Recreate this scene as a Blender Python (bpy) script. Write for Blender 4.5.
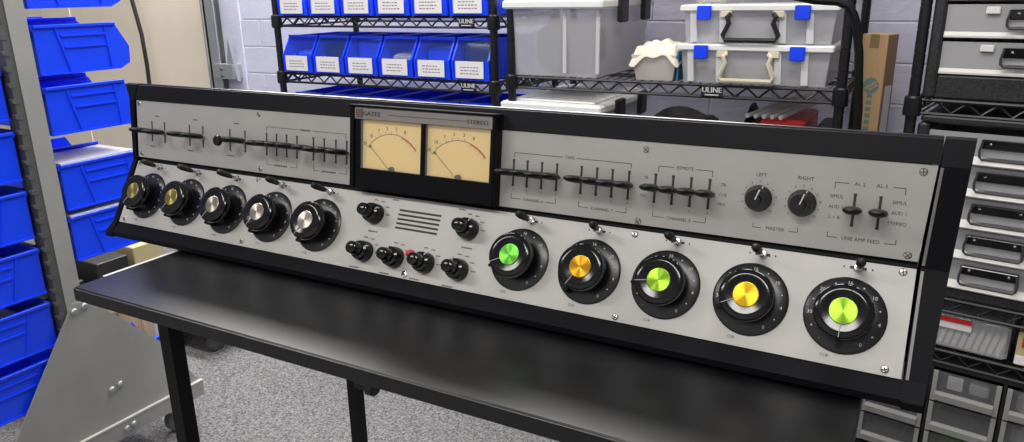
import bpy, math, random
from mathutils import Matrix, Vector
random.seed(7)
scene = bpy.context.scene
C = scene.collection
for o in list(bpy.data.objects): bpy.data.objects.remove(o)
ZO = 0.74            # table top height above the carpet; z below is measured from the table top
sin, cos, rad, PI = math.sin, math.cos, math.radians, math.pi

# ------------------------------------------------------------------ camera
F_PX = 750.63; YAW, PITCH, ROLL = -0.50895, 0.29762, -0.01767
fw = Vector((sin(YAW)*cos(PITCH), cos(YAW)*cos(PITCH), -sin(PITCH)))
r0 = Vector((cos(YAW), -sin(YAW), 0)); u0 = r0.cross(fw)
r1 = cos(ROLL)*r0 + sin(ROLL)*u0; u1 = -sin(ROLL)*r0 + cos(ROLL)*u0
cd = bpy.data.cameras.new('camera'); co = bpy.data.objects.new('camera', cd); C.objects.link(co)
co.matrix_world = Matrix(((r1.x, u1.x, -fw.x, 1.28776), (r1.y, u1.y, -fw.y, -0.87114), (r1.z, u1.z, -fw.z, 0.42465+ZO), (0, 0, 0, 1)))
cd.sensor_fit = 'HORIZONTAL'; cd.sensor_width = 36; cd.lens = 36*F_PX/1024; cd.clip_start = 0.02
scene.camera = co

# ------------------------------------------------------------------ world and lights
w = bpy.data.worlds.new('world'); scene.world = w; w.use_nodes = True
w.node_tree.nodes['Background'].inputs[0].default_value = (0.93, 0.95, 1.0, 1)
w.node_tree.nodes['Background'].inputs[1].default_value = 0.13
def area(name, loc, sx, sy, power, col=(1, 0.97, 0.93), rot=(0, 0, 0)):
    l = bpy.data.lights.new(name, 'AREA'); l.shape = 'RECTANGLE'; l.size = sx; l.size_y = sy; l.energy = power; l.color = col
    o = bpy.data.objects.new(name, l); C.objects.link(o); o.location = (loc[0], loc[1], loc[2]+ZO); o.rotation_euler = rot
    return o
for lx, ly, p in ((-1.35, 1.40, 26), (0.10, 1.40, 22), (1.15, 0.35, 12), (-0.45, 0.35, 11), (1.0, -1.6, 13), (-0.9, -1.6, 11)):  # middle pair, over the aisle, is added to brighten the rack fronts
    area('overhead_light', (lx, ly, 1.72), 1.2, 0.3, p)
scene.view_settings.view_transform = 'Standard'; scene.view_settings.look = 'None'
scene.view_settings.exposure = 1.05; scene.view_settings.gamma = 1; scene.view_settings.use_curve_mapping = False

# ------------------------------------------------------------------ materials
def mat(name, col, rough=0.5, metal=0.0, spec=0.5, bump=None, noise=None, coat=0, alpha=None, aniso=0):
    m = bpy.data.materials.new(name); m.use_nodes = True; nt = m.node_tree; n = nt.nodes; b = n['Principled BSDF']
    b.inputs['Base Color'].default_value = (*col, 1); b.inputs['Roughness'].default_value = rough
    b.inputs['Metallic'].default_value = metal; b.inputs['Specular IOR Level'].default_value = spec
    b.inputs['Coat Weight'].default_value = coat
    tc = n.new('ShaderNodeTexCoord')
    if noise:                                        # (scale, amount, stretch)
        mp = n.new('ShaderNodeMapping'); nt.links.new(tc.outputs['Object'], mp.inputs[0]); mp.inputs['Scale'].default_value = noise[2]
        t = n.new('ShaderNodeTexNoise'); t.inputs['Scale'].default_value = noise[0]; t.inputs['Detail'].default_value = 5
        nt.links.new(mp.outputs[0], t.inputs['Vector'])
        cr = n.new('ShaderNodeValToRGB'); a = noise[1]
        cr.color_ramp.elements[0].color = (*[c*(1-a) for c in col], 1); cr.color_ramp.elements[1].color = (*[min(1, c*(1+a)) for c in col], 1)
        cr.color_ramp.elements[0].position = 0.3; cr.color_ramp.elements[1].position = 0.7
        nt.links.new(t.outputs['Fac'], cr.inputs[0]); nt.links.new(cr.outputs[0], b.inputs['Base Color'])
    if bump:                                         # (scale, strength, distance)
        t = n.new('ShaderNodeTexNoise'); t.inputs['Scale'].default_value = bump[0]; t.inputs['Detail'].default_value = 4
        nt.links.new(tc.outputs['Object'], t.inputs['Vector'])
        bp = n.new('ShaderNodeBump'); bp.inputs['Strength'].default_value = bump[1]; bp.inputs['Distance'].default_value = bump[2]
        nt.links.new(t.outputs['Fac'], bp.inputs['Height']); nt.links.new(bp.outputs[0], b.inputs['Normal'])
    if aniso:
        b.inputs['Anisotropic'].default_value = aniso
        tg = n.new('ShaderNodeTangent'); tg.direction_type = 'RADIAL'; tg.axis = 'Z'; nt.links.new(tg.outputs[0], b.inputs['Tangent'])
    if alpha is not None:
        tr = n.new('ShaderNodeBsdfTransparent'); mx = n.new('ShaderNodeMixShader'); mx.inputs[0].default_value = alpha
        nt.links.new(tr.outputs[0], mx.inputs[1]); nt.links.new(b.outputs[0], mx.inputs[2])
        nt.links.new(mx.outputs[0], n['Material Output'].inputs[0])
    return m
M = {}
M['alu'] = mat('brushed aluminium', (0.47, 0.455, 0.435), 0.46, 0.25, noise=(14, 0.055, (1, 1, 1)), bump=(900, 0.04, 0.0005))
M['edge'] = mat('panel edge grey', (0.20, 0.20, 0.20), 0.45, 0.4)
M['cab'] = mat('black wrinkle paint', (0.004, 0.004, 0.006), 0.5, 0, 0.12, bump=(420, 0.25, 0.0006))
M['blk'] = mat('black bakelite', (0.005, 0.005, 0.006), 0.12, 0, 0.4)
M['blkm'] = mat('black matte plastic', (0.012, 0.012, 0.013), 0.45)
M['lever'] = mat('black lever plastic', (0.006, 0.006, 0.007), 0.4, 0, 0.3)
M['dial'] = mat('black dial enamel', (0.008, 0.008, 0.010), 0.28)
M['print'] = mat('dark panel ink', (0.05, 0.048, 0.045), 0.7)
M['printw'] = mat('white dial ink', (0.75, 0.75, 0.72), 0.6)
M['grey_ink'] = mat('grey pointer ink', (0.35, 0.34, 0.32), 0.6)
M['chrome'] = mat('chrome', (0.75, 0.75, 0.75), 0.15, 1.0)
M['screw'] = mat('nickel screw', (0.55, 0.54, 0.52), 0.3, 1.0)
M['gold'] = mat('gold cap disc', (0.46, 0.36, 0.14), 0.3, 1.0, aniso=0.85)
M['silver'] = mat('silver cap disc', (0.52, 0.47, 0.42), 0.3, 1.0, aniso=0.85)
M['green'] = mat('green cap disc', (0.14, 0.50, 0.06), 0.28, 0.85, aniso=0.9)
M['amber'] = mat('amber cap disc', (0.62, 0.32, 0.02), 0.28, 0.85, aniso=0.9)
M['lime'] = mat('lime cap disc', (0.30, 0.55, 0.04), 0.28, 0.85, aniso=0.9)
M['yellow'] = mat('yellow cap disc', (0.62, 0.38, 0.02), 0.28, 0.85, aniso=0.9)
M['mface'] = mat('cream yellow meter card', (0.95, 0.69, 0.25), 0.6)
M['red'] = mat('red lacquer', (0.55, 0.02, 0.02), 0.35)
M['redink'] = mat('red scale ink', (0.55, 0.05, 0.03), 0.6)
M['plate'] = mat('grey name plate', (0.30, 0.28, 0.27), 0.4, 0.5)
M['maroon'] = mat('maroon emblem', (0.10, 0.02, 0.03), 0.5)
M['pane'] = mat('clear pane', (0.9, 0.9, 0.9), 0.03, 0, 0.5, alpha=0.08)
M['table'] = mat('black laminate', (0.004, 0.004, 0.005), 0.33, 0, 0.42, noise=(6, 0.35, (1, 3, 1)), bump=(260, 0.05, 0.0004))
M['tedge'] = mat('black edge band', (0.008, 0.008, 0.009), 0.5)
M['frame'] = mat('black powder coat', (0.006, 0.006, 0.007), 0.5, 0, 0.2)
M['white'] = mat('white plastic', (0.72, 0.71, 0.68), 0.45)
M['blue'] = mat('blue polypropylene', (0.008, 0.062, 0.95), 0.32, 0, 0.45)
M['rackgrey'] = mat('grey enamel steel', (0.31, 0.315, 0.30), 0.45, 0.0, noise=(9, 0.06, (1, 1, 1)))
M['slotdark'] = mat('dark grey steel', (0.09, 0.092, 0.095), 0.5)
M['zinc'] = mat('galvanised steel', (0.45, 0.47, 0.49), 0.4, 0.7)
M['wire'] = mat('black wire epoxy', (0.008, 0.008, 0.009), 0.35)
M['paper'] = mat('white paper label', (0.85, 0.83, 0.83), 0.8)
M['textink'] = mat('label ink', (0.20, 0.18, 0.20), 0.8)
M['tag'] = mat('brand tag white', (0.6, 0.6, 0.6), 0.6)
M['clear'] = mat('clear bin window', (0.10, 0.18, 0.70), 0.05, 0, 0.5, alpha=0.10)
M['frost'] = mat('frosted tote plastic', (0.74, 0.74, 0.76), 0.3, 0, 0.5, alpha=0.34)
M['frostr'] = mat('thicker frosted plastic', (0.78, 0.78, 0.78), 0.4, 0, 0.5, alpha=0.6)
M['lid'] = mat('white tote lid', (0.86, 0.87, 0.84), 0.45)
M['ribw'] = mat('milky plastic', (0.82, 0.82, 0.82), 0.4, 0, 0.5, alpha=0.75)
M['lidblue'] = mat('pale lid', (0.66, 0.68, 0.78), 0.25, 0, 0.5)
M['cream'] = mat('cream plastic', (0.72, 0.66, 0.50), 0.5)
M['cloth'] = mat('cream cloth', (0.80, 0.75, 0.62), 0.9, bump=(90, 0.4, 0.003))
M['basket'] = mat('off white canvas', (0.62, 0.57, 0.52), 0.85)
M['teal'] = mat('teal card', (0.02, 0.22, 0.38), 0.5)
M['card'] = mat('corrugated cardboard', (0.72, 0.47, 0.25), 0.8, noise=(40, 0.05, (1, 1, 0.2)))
M['cardd'] = mat('dark card and side shade', (0.36, 0.23, 0.13), 0.8)
M['tealink'] = mat('faded teal ink', (0.20, 0.36, 0.34), 0.8)
M['drawer'] = mat('smoky clear drawer', (0.50, 0.50, 0.51), 0.3, 0, 0.5, alpha=0.62)
M['drawerlip'] = mat('pale drawer lip', (0.62, 0.61, 0.58), 0.4)
M['moulded'] = mat('speckled black plastic', (0.022, 0.022, 0.023), 0.45, 0, 0.5, noise=(260, 0.8, (1, 1, 1)))
M['handlebar'] = mat('dark grey handle', (0.035, 0.036, 0.036), 0.35)
M['partsgrey'] = mat('grey drawer frame', (0.34, 0.34, 0.32), 0.45)
M['partsclear'] = mat('clear parts drawer', (0.25, 0.25, 0.26), 0.15, 0, 0.5, alpha=0.30)
M['lime_bag'] = mat('lime parts bag', (0.16, 0.33, 0.03), 0.5)
M['bag'] = mat('clear plastic bag', (0.65, 0.66, 0.67), 0.2, 0, 0.6, alpha=0.45)
M['cards'] = mat('pale cards', (0.62, 0.60, 0.56), 0.7)
M['yellowbox'] = mat('pale yellow carton', (0.50, 0.42, 0.22), 0.7)
M['burlap'] = mat('tan mesh cloth', (0.30, 0.23, 0.14), 0.9)
M['rope'] = mat('white rope', (0.55, 0.54, 0.52), 0.8)
M['rubber'] = mat('grey caster rubber', (0.10, 0.10, 0.10), 0.6)
M['navy'] = mat('dark blue plastic', (0.004, 0.01, 0.09), 0.4)
M['frontwall'] = mat('white wall paint', (0.75, 0.74, 0.72), 0.7)
M['mortar'] = mat('painted mortar', (0.72, 0.72, 0.80), 0.8)
M['block'] = mat('lavender white masonry paint', (0.58, 0.585, 0.72), 0.75, bump=(70, 0.35, 0.003), noise=(8, 0.04, (1, 1, 1)))
M['beige'] = mat('beige door paint', (0.88, 0.78, 0.64), 0.5, noise=(2.5, 0.05, (1, 1, 0.3)))
def carpet():
    m = bpy.data.materials.new('grey flecked carpet'); m.use_nodes = True; nt = m.node_tree; n = nt.nodes; b = n['Principled BSDF']
    tc = n.new('ShaderNodeTexCoord'); t = n.new('ShaderNodeTexNoise'); t.inputs['Scale'].default_value = 170; t.inputs['Detail'].default_value = 6; t.inputs['Roughness'].default_value = 0.75
    nt.links.new(tc.outputs['Object'], t.inputs['Vector'])
    cr = n.new('ShaderNodeValToRGB'); e = cr.color_ramp.elements
    e[0].position = 0.36; e[0].color = (0.04, 0.041, 0.045, 1); e[1].position = 0.64; e[1].color = (0.36, 0.355, 0.36, 1)
    nt.links.new(t.outputs['Fac'], cr.inputs[0]); nt.links.new(cr.outputs[0], b.inputs['Base Color'])
    bp = n.new('ShaderNodeBump'); bp.inputs['Strength'].default_value = 0.7; bp.inputs['Distance'].default_value = 0.008
    nt.links.new(t.outputs['Fac'], bp.inputs['Height']); nt.links.new(bp.outputs[0], b.inputs['Normal'])
    b.inputs['Roughness'].default_value = 0.95; b.inputs['Specular IOR Level'].default_value = 0.1
    return m
M['carpet'] = carpet()

# ------------------------------------------------------------------ mesh helpers
WM = {}
I4 = Matrix.Identity(4)
def link(o, parent=None, mw=None):
    C.objects.link(o)
    mw = mw if mw is not None else I4
    WM[o.name] = mw
    if parent is not None:
        o.parent = parent; o.matrix_basis = WM[parent.name].inverted() @ mw
    else: o.matrix_basis = mw
    return o
class MB:
    def __init__(s, T=None): s.v = []; s.f = []; s.T = T if T is not None else I4
    def add(s, vs, fs, T=None):
        k = len(s.v); A = s.T if T is None else s.T @ T
        s.v += [A @ Vector(p) for p in vs]; s.f += [tuple(i+k for i in f) for f in fs]; return s
    def box(s, x0, x1, y0, y1, z0, z1, T=None):
        return s.add([(x0, y0, z0), (x1, y0, z0), (x1, y1, z0), (x0, y1, z0), (x0, y0, z1), (x1, y0, z1), (x1, y1, z1), (x0, y1, z1)],
                     [(3, 2, 1, 0), (4, 5, 6, 7), (0, 1, 5, 4), (1, 2, 6, 5), (2, 3, 7, 6), (3, 0, 4, 7)], T)
    def bev(s, x0, x1, y0, y1, z0, z1, b, T=None):           # box with chamfered z edges and top/bottom chamfer
        def ring(i, z): return [(x0+i+b, y0+i, z), (x1-i-b, y0+i, z), (x1-i, y0+i+b, z), (x1-i, y1-i-b, z), (x1-i-b, y1-i, z), (x0+i+b, y1-i, z), (x0+i, y1-i-b, z), (x0+i, y0+i+b, z)]
        vs = ring(b, z0)+ring(0, z0+b)+ring(0, z1-b)+ring(b, z1); fs = [tuple(range(7, -1, -1)), tuple(range(24, 32))]
        for k in range(3):
            for i in range(8): j = (i+1) % 8; fs.append((k*8+i, k*8+j, k*8+8+j, k*8+8+i))
        return s.add(vs, fs, T)
    def prism_x(s, poly, x0, x1, T=None):                    # poly of (y,z); x0,x1 numbers or per-vertex lists
        n = len(poly); a = x0 if isinstance(x0, (list, tuple)) else [x0]*n; b = x1 if isinstance(x1, (list, tuple)) else [x1]*n
        vs = [(a[i], *poly[i]) for i in range(n)]+[(b[i], *poly[i]) for i in range(n)]
        fs = [tuple(range(n)), tuple(range(2*n-1, n-1, -1))]+[(i, i+n, (i+1) % n+n, (i+1) % n) for i in range(n)]
        return s.add(vs, fs, T)
    def prism_z(s, poly, z0, z1, T=None):                    # poly of (x,y)
        n = len(poly); vs = [(*p, z0) for p in poly]+[(*p, z1) for p in poly]
        fs = [tuple(range(n-1, -1, -1)), tuple(range(n, 2*n))]+[(i, (i+1) % n, (i+1) % n+n, i+n) for i in range(n)]
        return s.add(vs, fs, T)
    def lathe(s, prof, seg=24, T=None, cap=True):            # prof of (r,z) about Z
        vs = []; fs = []
        for r, z in prof:
            for i in range(seg): a = 2*PI*i/seg; vs.append((r*cos(a), r*sin(a), z))
        for k in range(len(prof)-1):
            for i in range(seg): j = (i+1) % seg; fs.append((k*seg+i, k*seg+j, (k+1)*seg+j, (k+1)*seg+i))
        if cap: fs += [tuple(range(seg-1, -1, -1)), tuple(range((len(prof)-1)*seg, len(prof)*seg))]
        return s.add(vs, fs, T)
    def tube(s, pts, r, seg=8, T=None):
        pts = [Vector(p) for p in pts]; vs = []; fs = []; n = len(pts); up = None
        for k, p in enumerate(pts):
            d = (pts[min(k+1, n-1)]-pts[max(k-1, 0)]).normalized()
            if up is None: up = Vector((0, 0, 1)) if abs(d.z) < 0.9 else Vector((1, 0, 0))
            a = d.cross(up).normalized(); b = a.cross(d).normalized(); up = b
            rr = r[k] if isinstance(r, (list, tuple)) else r
            for i in range(seg): t = 2*PI*i/seg; vs.append(p+a*rr*cos(t)+b*rr*sin(t))
        for k in range(n-1):
            for i in range(seg): j = (i+1) % seg; fs.append((k*seg+i, k*seg+j, (k+1)*seg+j, (k+1)*seg+i))
        fs += [tuple(range(seg-1, -1, -1)), tuple(range((n-1)*seg, n*seg))]
        return s.add(vs, fs, T)
    def mesh(s, name, m, smooth=False, angle=35):
        me = bpy.data.meshes.new(name); me.from_pydata([tuple(v) for v in s.v], [], s.f); me.materials.append(M[m])
        if smooth:
            me.polygons.foreach_set('use_smooth', [True]*len(me.polygons)); me.set_sharp_from_angle(angle=rad(angle))
        me.update(); return me
    def build(s, name, m, parent=None, smooth=False, kind=None):
        xs = [v.x for v in s.v]; ys = [v.y for v in s.v]; zs = [v.z for v in s.v]
        c = Vector(((min(xs)+max(xs))/2, (min(ys)+max(ys))/2, min(zs)))
        s.v = [v-c for v in s.v]
        o = bpy.data.objects.new(name, s.mesh(name, m, smooth)); link(o, parent, Matrix.Translation(c))
        if kind: o['kind'] = kind
        return o
def thing(name, label, cat, loc, group=None, rz=0):
    o = bpy.data.objects.new(name, None); o.empty_display_size = 0.05
    link(o, None, Matrix.Translation((loc[0], loc[1], loc[2])) @ Matrix.Rotation(rz, 4, 'Z')); tag(o, label, cat, group); return o
def tag(o, label, cat=None, group=None):
    o['label'] = label
    if cat: o['category'] = cat
    if group: o['group'] = group
    return o
def inst(name, me, parent, mw): return link(bpy.data.objects.new(name, me), parent, mw)
def copy_tree(o, mw, label=None, parent=None):
    c = o.copy(); C.objects.link(c); c.parent = parent
    if parent is None: c.matrix_basis = mw
    if label: c['label'] = label
    WM[c.name] = mw
    for ch in [q for q in o.children]: copy_tree(ch, mw, None, c)
    return c
_tx = {}
def text_geo(t, size):
    if t not in _tx:
        cu = bpy.data.curves.new('text', 'FONT'); cu.body = t; cu.align_x = 'CENTER'; cu.align_y = 'CENTER'; cu.size = 1.0; cu.resolution_u = 2
        ob = bpy.data.objects.new('text', cu); C.objects.link(ob); bpy.context.view_layer.update()
        me = bpy.data.meshes.new_from_object(ob.evaluated_get(bpy.context.evaluated_depsgraph_get()))
        _tx[t] = ([tuple(v.co) for v in me.vertices], [tuple(p.vertices) for p in me.polygons])
        bpy.data.objects.remove(ob); bpy.data.curves.remove(cu); bpy.data.meshes.remove(me)
    v, f = _tx[t]
    return [(a*size, b*size, c) for a, b, c in v], f
Tz = Matrix.Translation((0, 0, ZO))
def TR(x, y, z): return Matrix.Translation((x, y, z))
RZ = lambda a: Matrix.Rotation(a, 4, 'Z')
RX = lambda a: Matrix.Rotation(a, 4, 'X')
RY = lambda a: Matrix.Rotation(a, 4, 'Y')

# ------------------------------------------------------------------ the setting
def structure(o): o['kind'] = 'structure'; return o
fl = structure(MB().box(-4.0, 3.2, -3.1, 1.72, -0.05, 0.0).build('floor', 'carpet')); tag(fl, 'grey flecked carpet floor under the black table')
wall = structure(MB().box(-1.48, 3.2, 1.612, 1.72, 0, 2.6).build('wall_back', 'mortar')); tag(wall, 'painted concrete block wall behind the wire racks')
bm_ = MB().bev(-0.2005, 0.2005, -0.008, 0.012, -0.0572, 0.0572, 0.002).mesh('block', 'block')
be = MB().bev(-0.0545, 0.0545, -0.008, 0.012, -0.0572, 0.0572, 0.002).mesh('block', 'block')     # cut blocks beside the door opening
bo = MB().bev(-0.153, 0.153, -0.008, 0.012, -0.0572, 0.0572, 0.002).mesh('block', 'block')
for row in range(17):
    z = 0.026 + (row-6)*0.118 + ZO
    for k in range(-3, 7):
        x = 0.05 + k*0.405 + (0.2 if row % 2 else 0)
        if x > 2.4: continue
        inst('block', bm_, wall, TR(x, 1.6165, z))
    inst('block', bo if row % 2 else be, wall, TR(-1.322 if row % 2 else -1.4235, 1.6165, z))
wf = structure(MB().box(-4.0, 3.2, -3.1, -3.0, 0, 2.6).build('wall_front', 'frontwall')); tag(wf, 'plain white wall on the near side of the room')
# beige roll-up door in its opening left of the block wall
door = structure(MB().box(-4.0, -1.60, 1.66, 1.70, 0, 2.6).build('door_1', 'beige')); tag(door, 'beige sectional door left of the block wall')
for k in range(4):
    MB().bev(-4.0, -1.60, 1.650, 1.664, 0.09+k*0.61, 0.09+k*0.61+0.606, 0.003).build('door_panel', 'beige', door)
for x in (-1.75, -2.95):
    MB().box(x-0.13, x+0.13, 1.646, 1.652, 0.03, 2.5).build('door_stile', 'beige', door)
jamb = structure(MB().box(-1.60, -1.48, 1.60, 1.71, 0, 2.6).build('trim_1', 'block')); tag(jamb, 'pale jamb strip between the beige door and block wall')
trk = thing('door_track', 'galvanised steel door track with bracket beside the beige door', 'door track', (-1.62, 1.56, 0))
MB().box(-1.655, -1.645, 1.555, 1.64, 0, 2.6).box(-1.655, -1.59, 1.555, 1.562, 0, 2.6).build('channel', 'zinc', trk)
MB().prism_z([(-1.68, 1.56), (-1.66, 1.55), (-1.66, 1.64), (-1.68, 1.64)], 0, 2.6).build('weather_strip', 'rackgrey', trk)
b = MB().prism_x([(1.545, 0.06+ZO), (1.545, 0.125+ZO), (1.60, 0.125+ZO), (1.60, 0.06+ZO)], -1.63, -1.50).build('bracket', 'zinc', trk)
MB().add([(-1.545, 1.555, ZO+0.12), (-1.485, 1.555, ZO+0.05), (-1.52, 1.555, ZO+0.24), (-1.545, 1.575, ZO+0.12), (-1.485, 1.575, ZO+0.05), (-1.52, 1.575, ZO+0.24)],
         [(0, 1, 2), (5, 4, 3), (0, 3, 4, 1), (1, 4, 5, 2), (2, 5, 3, 0)]).build('gusset', 'zinc', trk)
for z in (0.075, 0.105): MB(TR(-1.57, 1.545, ZO+z) @ RX(PI/2)).lathe([(0.008, 0), (0.008, 0.006), (0.004, 0.008)], 6).build('bolt', 'slotdark', trk)
cab = MB().tube([(x_+0.11, 1.60, z_) for x_, z_ in ((-2.36, 2.3), (-2.345, ZO+0.75), (-2.33, ZO+0.45), (-2.29, ZO+0.25), (-2.285, ZO+0.1), (-2.30, ZO-0.2), (-2.28, 0.0))], 0.010, 8).build('cable', 'blkm', None, True)
tag(cab, 'black cable hanging down in front of the beige door', 'cable')

# ------------------------------------------------------------------ work table
TX0, TX1, TY0, TY1 = 0.171, 1.266, -0.259, 0.36
tb = thing('work_table', 'black laminate work table with square black legs under the mixing console', 'table', ((TX0+TX1)/2, (TY0+TY1)/2, 0))
MB(Tz).bev(TX0, TX1, TY0, TY1, -0.022, 0.0, 0.0015).build('tabletop', 'table', tb)
MB(Tz).box(TX0-0.003, TX0+0.0030, TY0+0.05, TY1, -0.018, 0.0006).build('edge_trim', 'white', tb)
MB(Tz).box(TX0+0.002, TX1-0.002, TY0-0.002, TY0+0.0005, -0.021, -0.002).build('edge_band', 'tedge', tb)
for lx in (0.299, 1.16):
    for ly in (-0.197, 0.205):
        lg = MB().box(lx-0.012, lx+0.012, ly-0.012, ly+0.012, 0.012, ZO-0.022).build('leg', 'frame', tb)
        MB(TR(lx, ly, 0)).lathe([(0.022, 0), (0.022, 0.006), (0.012, 0.012)], 14).build('foot', 'rubber', lg)
    MB(Tz).box(lx-0.0135, lx+0.0135, -0.1835, 0.1915, -0.055, -0.022).build('rail', 'frame', tb)
MB(Tz).box(0.3155, 1.1465, 0.180, 0.210, -0.062, -0.022).build('rail', 'frame', tb)
for bx_, by_ in ((0.345, 0.17), (0.62, -0.10), (0.66, -0.16)):
    MB(Tz @ TR(bx_, by_, -0.022)).bev(-0.018, 0.018, -0.012, 0.012, -0.028 if by_ < 0.1 else -0.075, 0, 0.002).build('bracket', 'frame', tb)
kn = MB(Tz @ TR(0.362, 0.172, -0.34) @ RY(PI/2)).lathe([(0.010, 0), (0.016, 0.004), (0.016, 0.020), (0.012, 0.024)], 14).build('clamp_knob', 'blkm', tb)
MB(Tz).box(0.333, 0.362, 0.165, 0.180, -0.346, -0.334).build('clamp_stem', 'blkm', tb)

# ------------------------------------------------------------------ mixing console
W = 1.30; AU, AL, ZJ, HL, HU = 0.132, 0.5203, 0.1333, 0.1214, 0.1101
con = thing('mixing_console', 'long vintage black and aluminium broadcast mixing console on the black table', 'mixing console', (0.65, 0.1, ZO))
def frame(X, v, n, a, up):       # local x right, local y up the panel, local z out of the panel
    d = 1 if up else -1
    e2 = Vector((0, sin(a), cos(a))); e3 = Vector((0, -cos(a), sin(a)))
    p = Vector((X, 0, ZJ+ZO)) + d*v*e2 + n*e3
    return Matrix(((1, e2.x, e3.x, p.x), (0, e2.y, e3.y, p.y), (0, e2.z, e3.z, p.z), (0, 0, 0, 1)))
def UP(X, v, n=0): return frame(X, v, n, AU, True)
def LO(X, v, n=0): return frame(X, v, n, AL, False)
body = [(-0.056, 0.0008), (-0.056, 0.024), (0.006, 0.1333), (0.020, 0.2425), (0.032, 0.264), (0.25, 0.185), (0.25, 0.0008)]
MB(Tz).prism_x(body, 0.0, W).build('cabinet', 'cab', con)
MB(Tz).prism_x([(-0.0600, 0.0268), (-0.0755, 0.012), (-0.0755, 0.004), (-0.0575, 0.004)], -0.012, W+0.006).build('ledge', 'cab', con)
MB(Tz).prism_x([(0.0125, 0.2437), (0.0235, 0.2688), (0.0290, 0.2705), (0.0330, 0.2640), (0.0215, 0.2437)], -0.004, W+0.007).build('visor', 'cab', con)
MB(Tz).prism_x([(0.0268, 0.2698), (0.0270, 0.2710), (0.0292, 0.2717), (0.0300, 0.2700)], -0.003, W+0.0065).build('visor_edge', 'dial', con)
# end caps: a little wider at the visor than at the ledge
ep = [(-0.0765, 0.002), (-0.0765, 0.0105), (-0.0625, 0.0285), (-0.003, 0.1333), (0.0110, 0.2425), (0.0225, 0.2697), (0.0285, 0.2715), (0.255, 0.187), (0.255, 0.002)]
tl = [0.021, 0.021, 0.013, 0.012, 0.013, 0.036, 0.036, 0.030, 0.021]
MB(Tz).prism_x(ep, [-t for t in tl], [-0.002]*9).build('end_cap', 'cab', con)
tr_ = [0.0225, 0.0225, 0.024, 0.030, 0.0345, 0.0365, 0.0365, 0.032, 0.0225]
ti = [0.002, 0.002, 0.002, 0.003, 0.0075, 0.0085, 0.0085, 0.008, 0.002]
MB(Tz).prism_x(ep, [W+t for t in ti], [W+t for t in tr_]).build('end_cap', 'cab', con)
for z0, z1, y0, y1, xa in ((0.030, 0.131, -0.0635, -0.0055, 0.0035), (0.137, 0.2410, -0.0045, 0.0085, 0.0075)):
    MB(Tz).prism_x([(y0, z0), (y1, z1), (y1+0.004, z1), (y0+0.004, z0)], [W+0.0035, W+xa, W+xa, W+0.0035], [W+0.0065, W+xa+0.003, W+xa+0.003, W+0.0065]).build('trim_strip', 'edge', con)
def panel(name, quad, T):
    mb = MB(T); mb.prism_z(quad, -0.003, 0.0); return mb.build(name, 'alu', con)
panel('lower_panel', [(0.0005, -HL), (W-0.0005, -HL), (W-0.0005, -0.0025), (0.0005, -0.0025)], LO(0, 0))
panel('upper_panel', [(0.0005, 0.0055), (0.523, 0.0055), (0.512, HU), (0.0005, HU)], UP(0, 0))
panel('upper_panel', [(0.7735, 0.0045), (W-0.0005, 0.0055), (W+0.0055, HU), (0.7735, HU)], UP(0, 0))
# screws
sc = MB().lathe([(0.0042, 0), (0.0042, 0.0008), (0.0032, 0.0018), (0.0, 0.0022)], 12, cap=False).mesh('screw', 'screw', True)
ss = MB().box(-0.0032, 0.0032, -0.0005, 0.0005, 0.0019, 0.0024).box(-0.0005, 0.0005, -0.0032, 0.0032, 0.0019, 0.0024).mesh('screw_slot', 'print')
for T in [UP(x, v) for x, v in ((.0088, .1045), (.0108, .0125), (.316, .1035), (.318, .0124), (.9875, .1005), (.984, .0095), (1.2925, .1022), (1.289, .0115))] + \
         [LO(x, v) for x, v in ((.3155, .0062), (.319, .1138), (.0095, .0065), (.0145, .1145), (.9825, .0082), (.979, .1158), (1.287, .0078), (1.283, .1145))]:
    T = T @ RZ(random.uniform(0, 1.5)); s_ = inst('screw', sc, con, T); inst('screw_slot', ss, s_, T)
# lever key switches
lev = MB().lathe([(1, 0.0), (1, 0.012)], 8, Matrix.Diagonal((0.0022, 0.0016, 1, 1)))
prof = [(0.8, 0.005), (1, 0.009), (1.05, 0.020), (0.95, 0.034), (0.7, 0.043), (0.2, 0.0465)]
lev.lathe(prof, 14, Matrix.Diagonal((0.0096, 0.0048, 1, 1)))
lev = lev.mesh('lever', 'lever', True, 50)
slot = MB().box(-0.0014, 0.0014, -0.0165, 0.0165, 0.0, 0.0004).prism_z([(-0.0020, 0.0185), (0.0020, 0.0185), (0.0009, 0.0115), (-0.0009, 0.0115)], 0, 0.0005).prism_z([(0.0020, -0.0185), (-0.0020, -0.0185), (-0.0009, -0.0115), (0.0009, -0.0115)], 0, 0.0005).mesh('slot', 'print')
bush = MB().lathe([(0.0042, 0.0003), (0.0042, 0.0022), (0.0030, 0.0040), (0.0, 0.0042)], 12, cap=False).mesh('bushing', 'chrome', True)
keyx = [.0422, .0773, .1443, .179, .2468, .2832, .3338, .3563, .3787, .4014, .4369, .4596, .4836, .5057,
        .8015, .8227, .8446, .867, .9024, .9242, .9456, .9679, 1.0026, 1.025, 1.0475, 1.0701, 1.2302, 1.2558]
for X in keyx:
    v = 0.0555 if X < .6 else 0.0535; T = UP(X, v)
    k = inst('key_switch', slot, con, T); inst('bushing', bush, k, T)
    inst('lever', lev, k, T @ RX(rad(-7+random.uniform(-1.5, 1.5))) @ Matrix.Diagonal((1, 1, 0.55 if X == .2468 else 1, 1)))
    if X == .2468:
        T2 = T; MB(T2).lathe([(0.004, 0.0225), (0.0090, 0.0240), (0.0095, 0.0270), (0.0080, 0.0295), (0.0, 0.0300)], 18, cap=False).build('lever_knob', 'blk', k, True)
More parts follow.
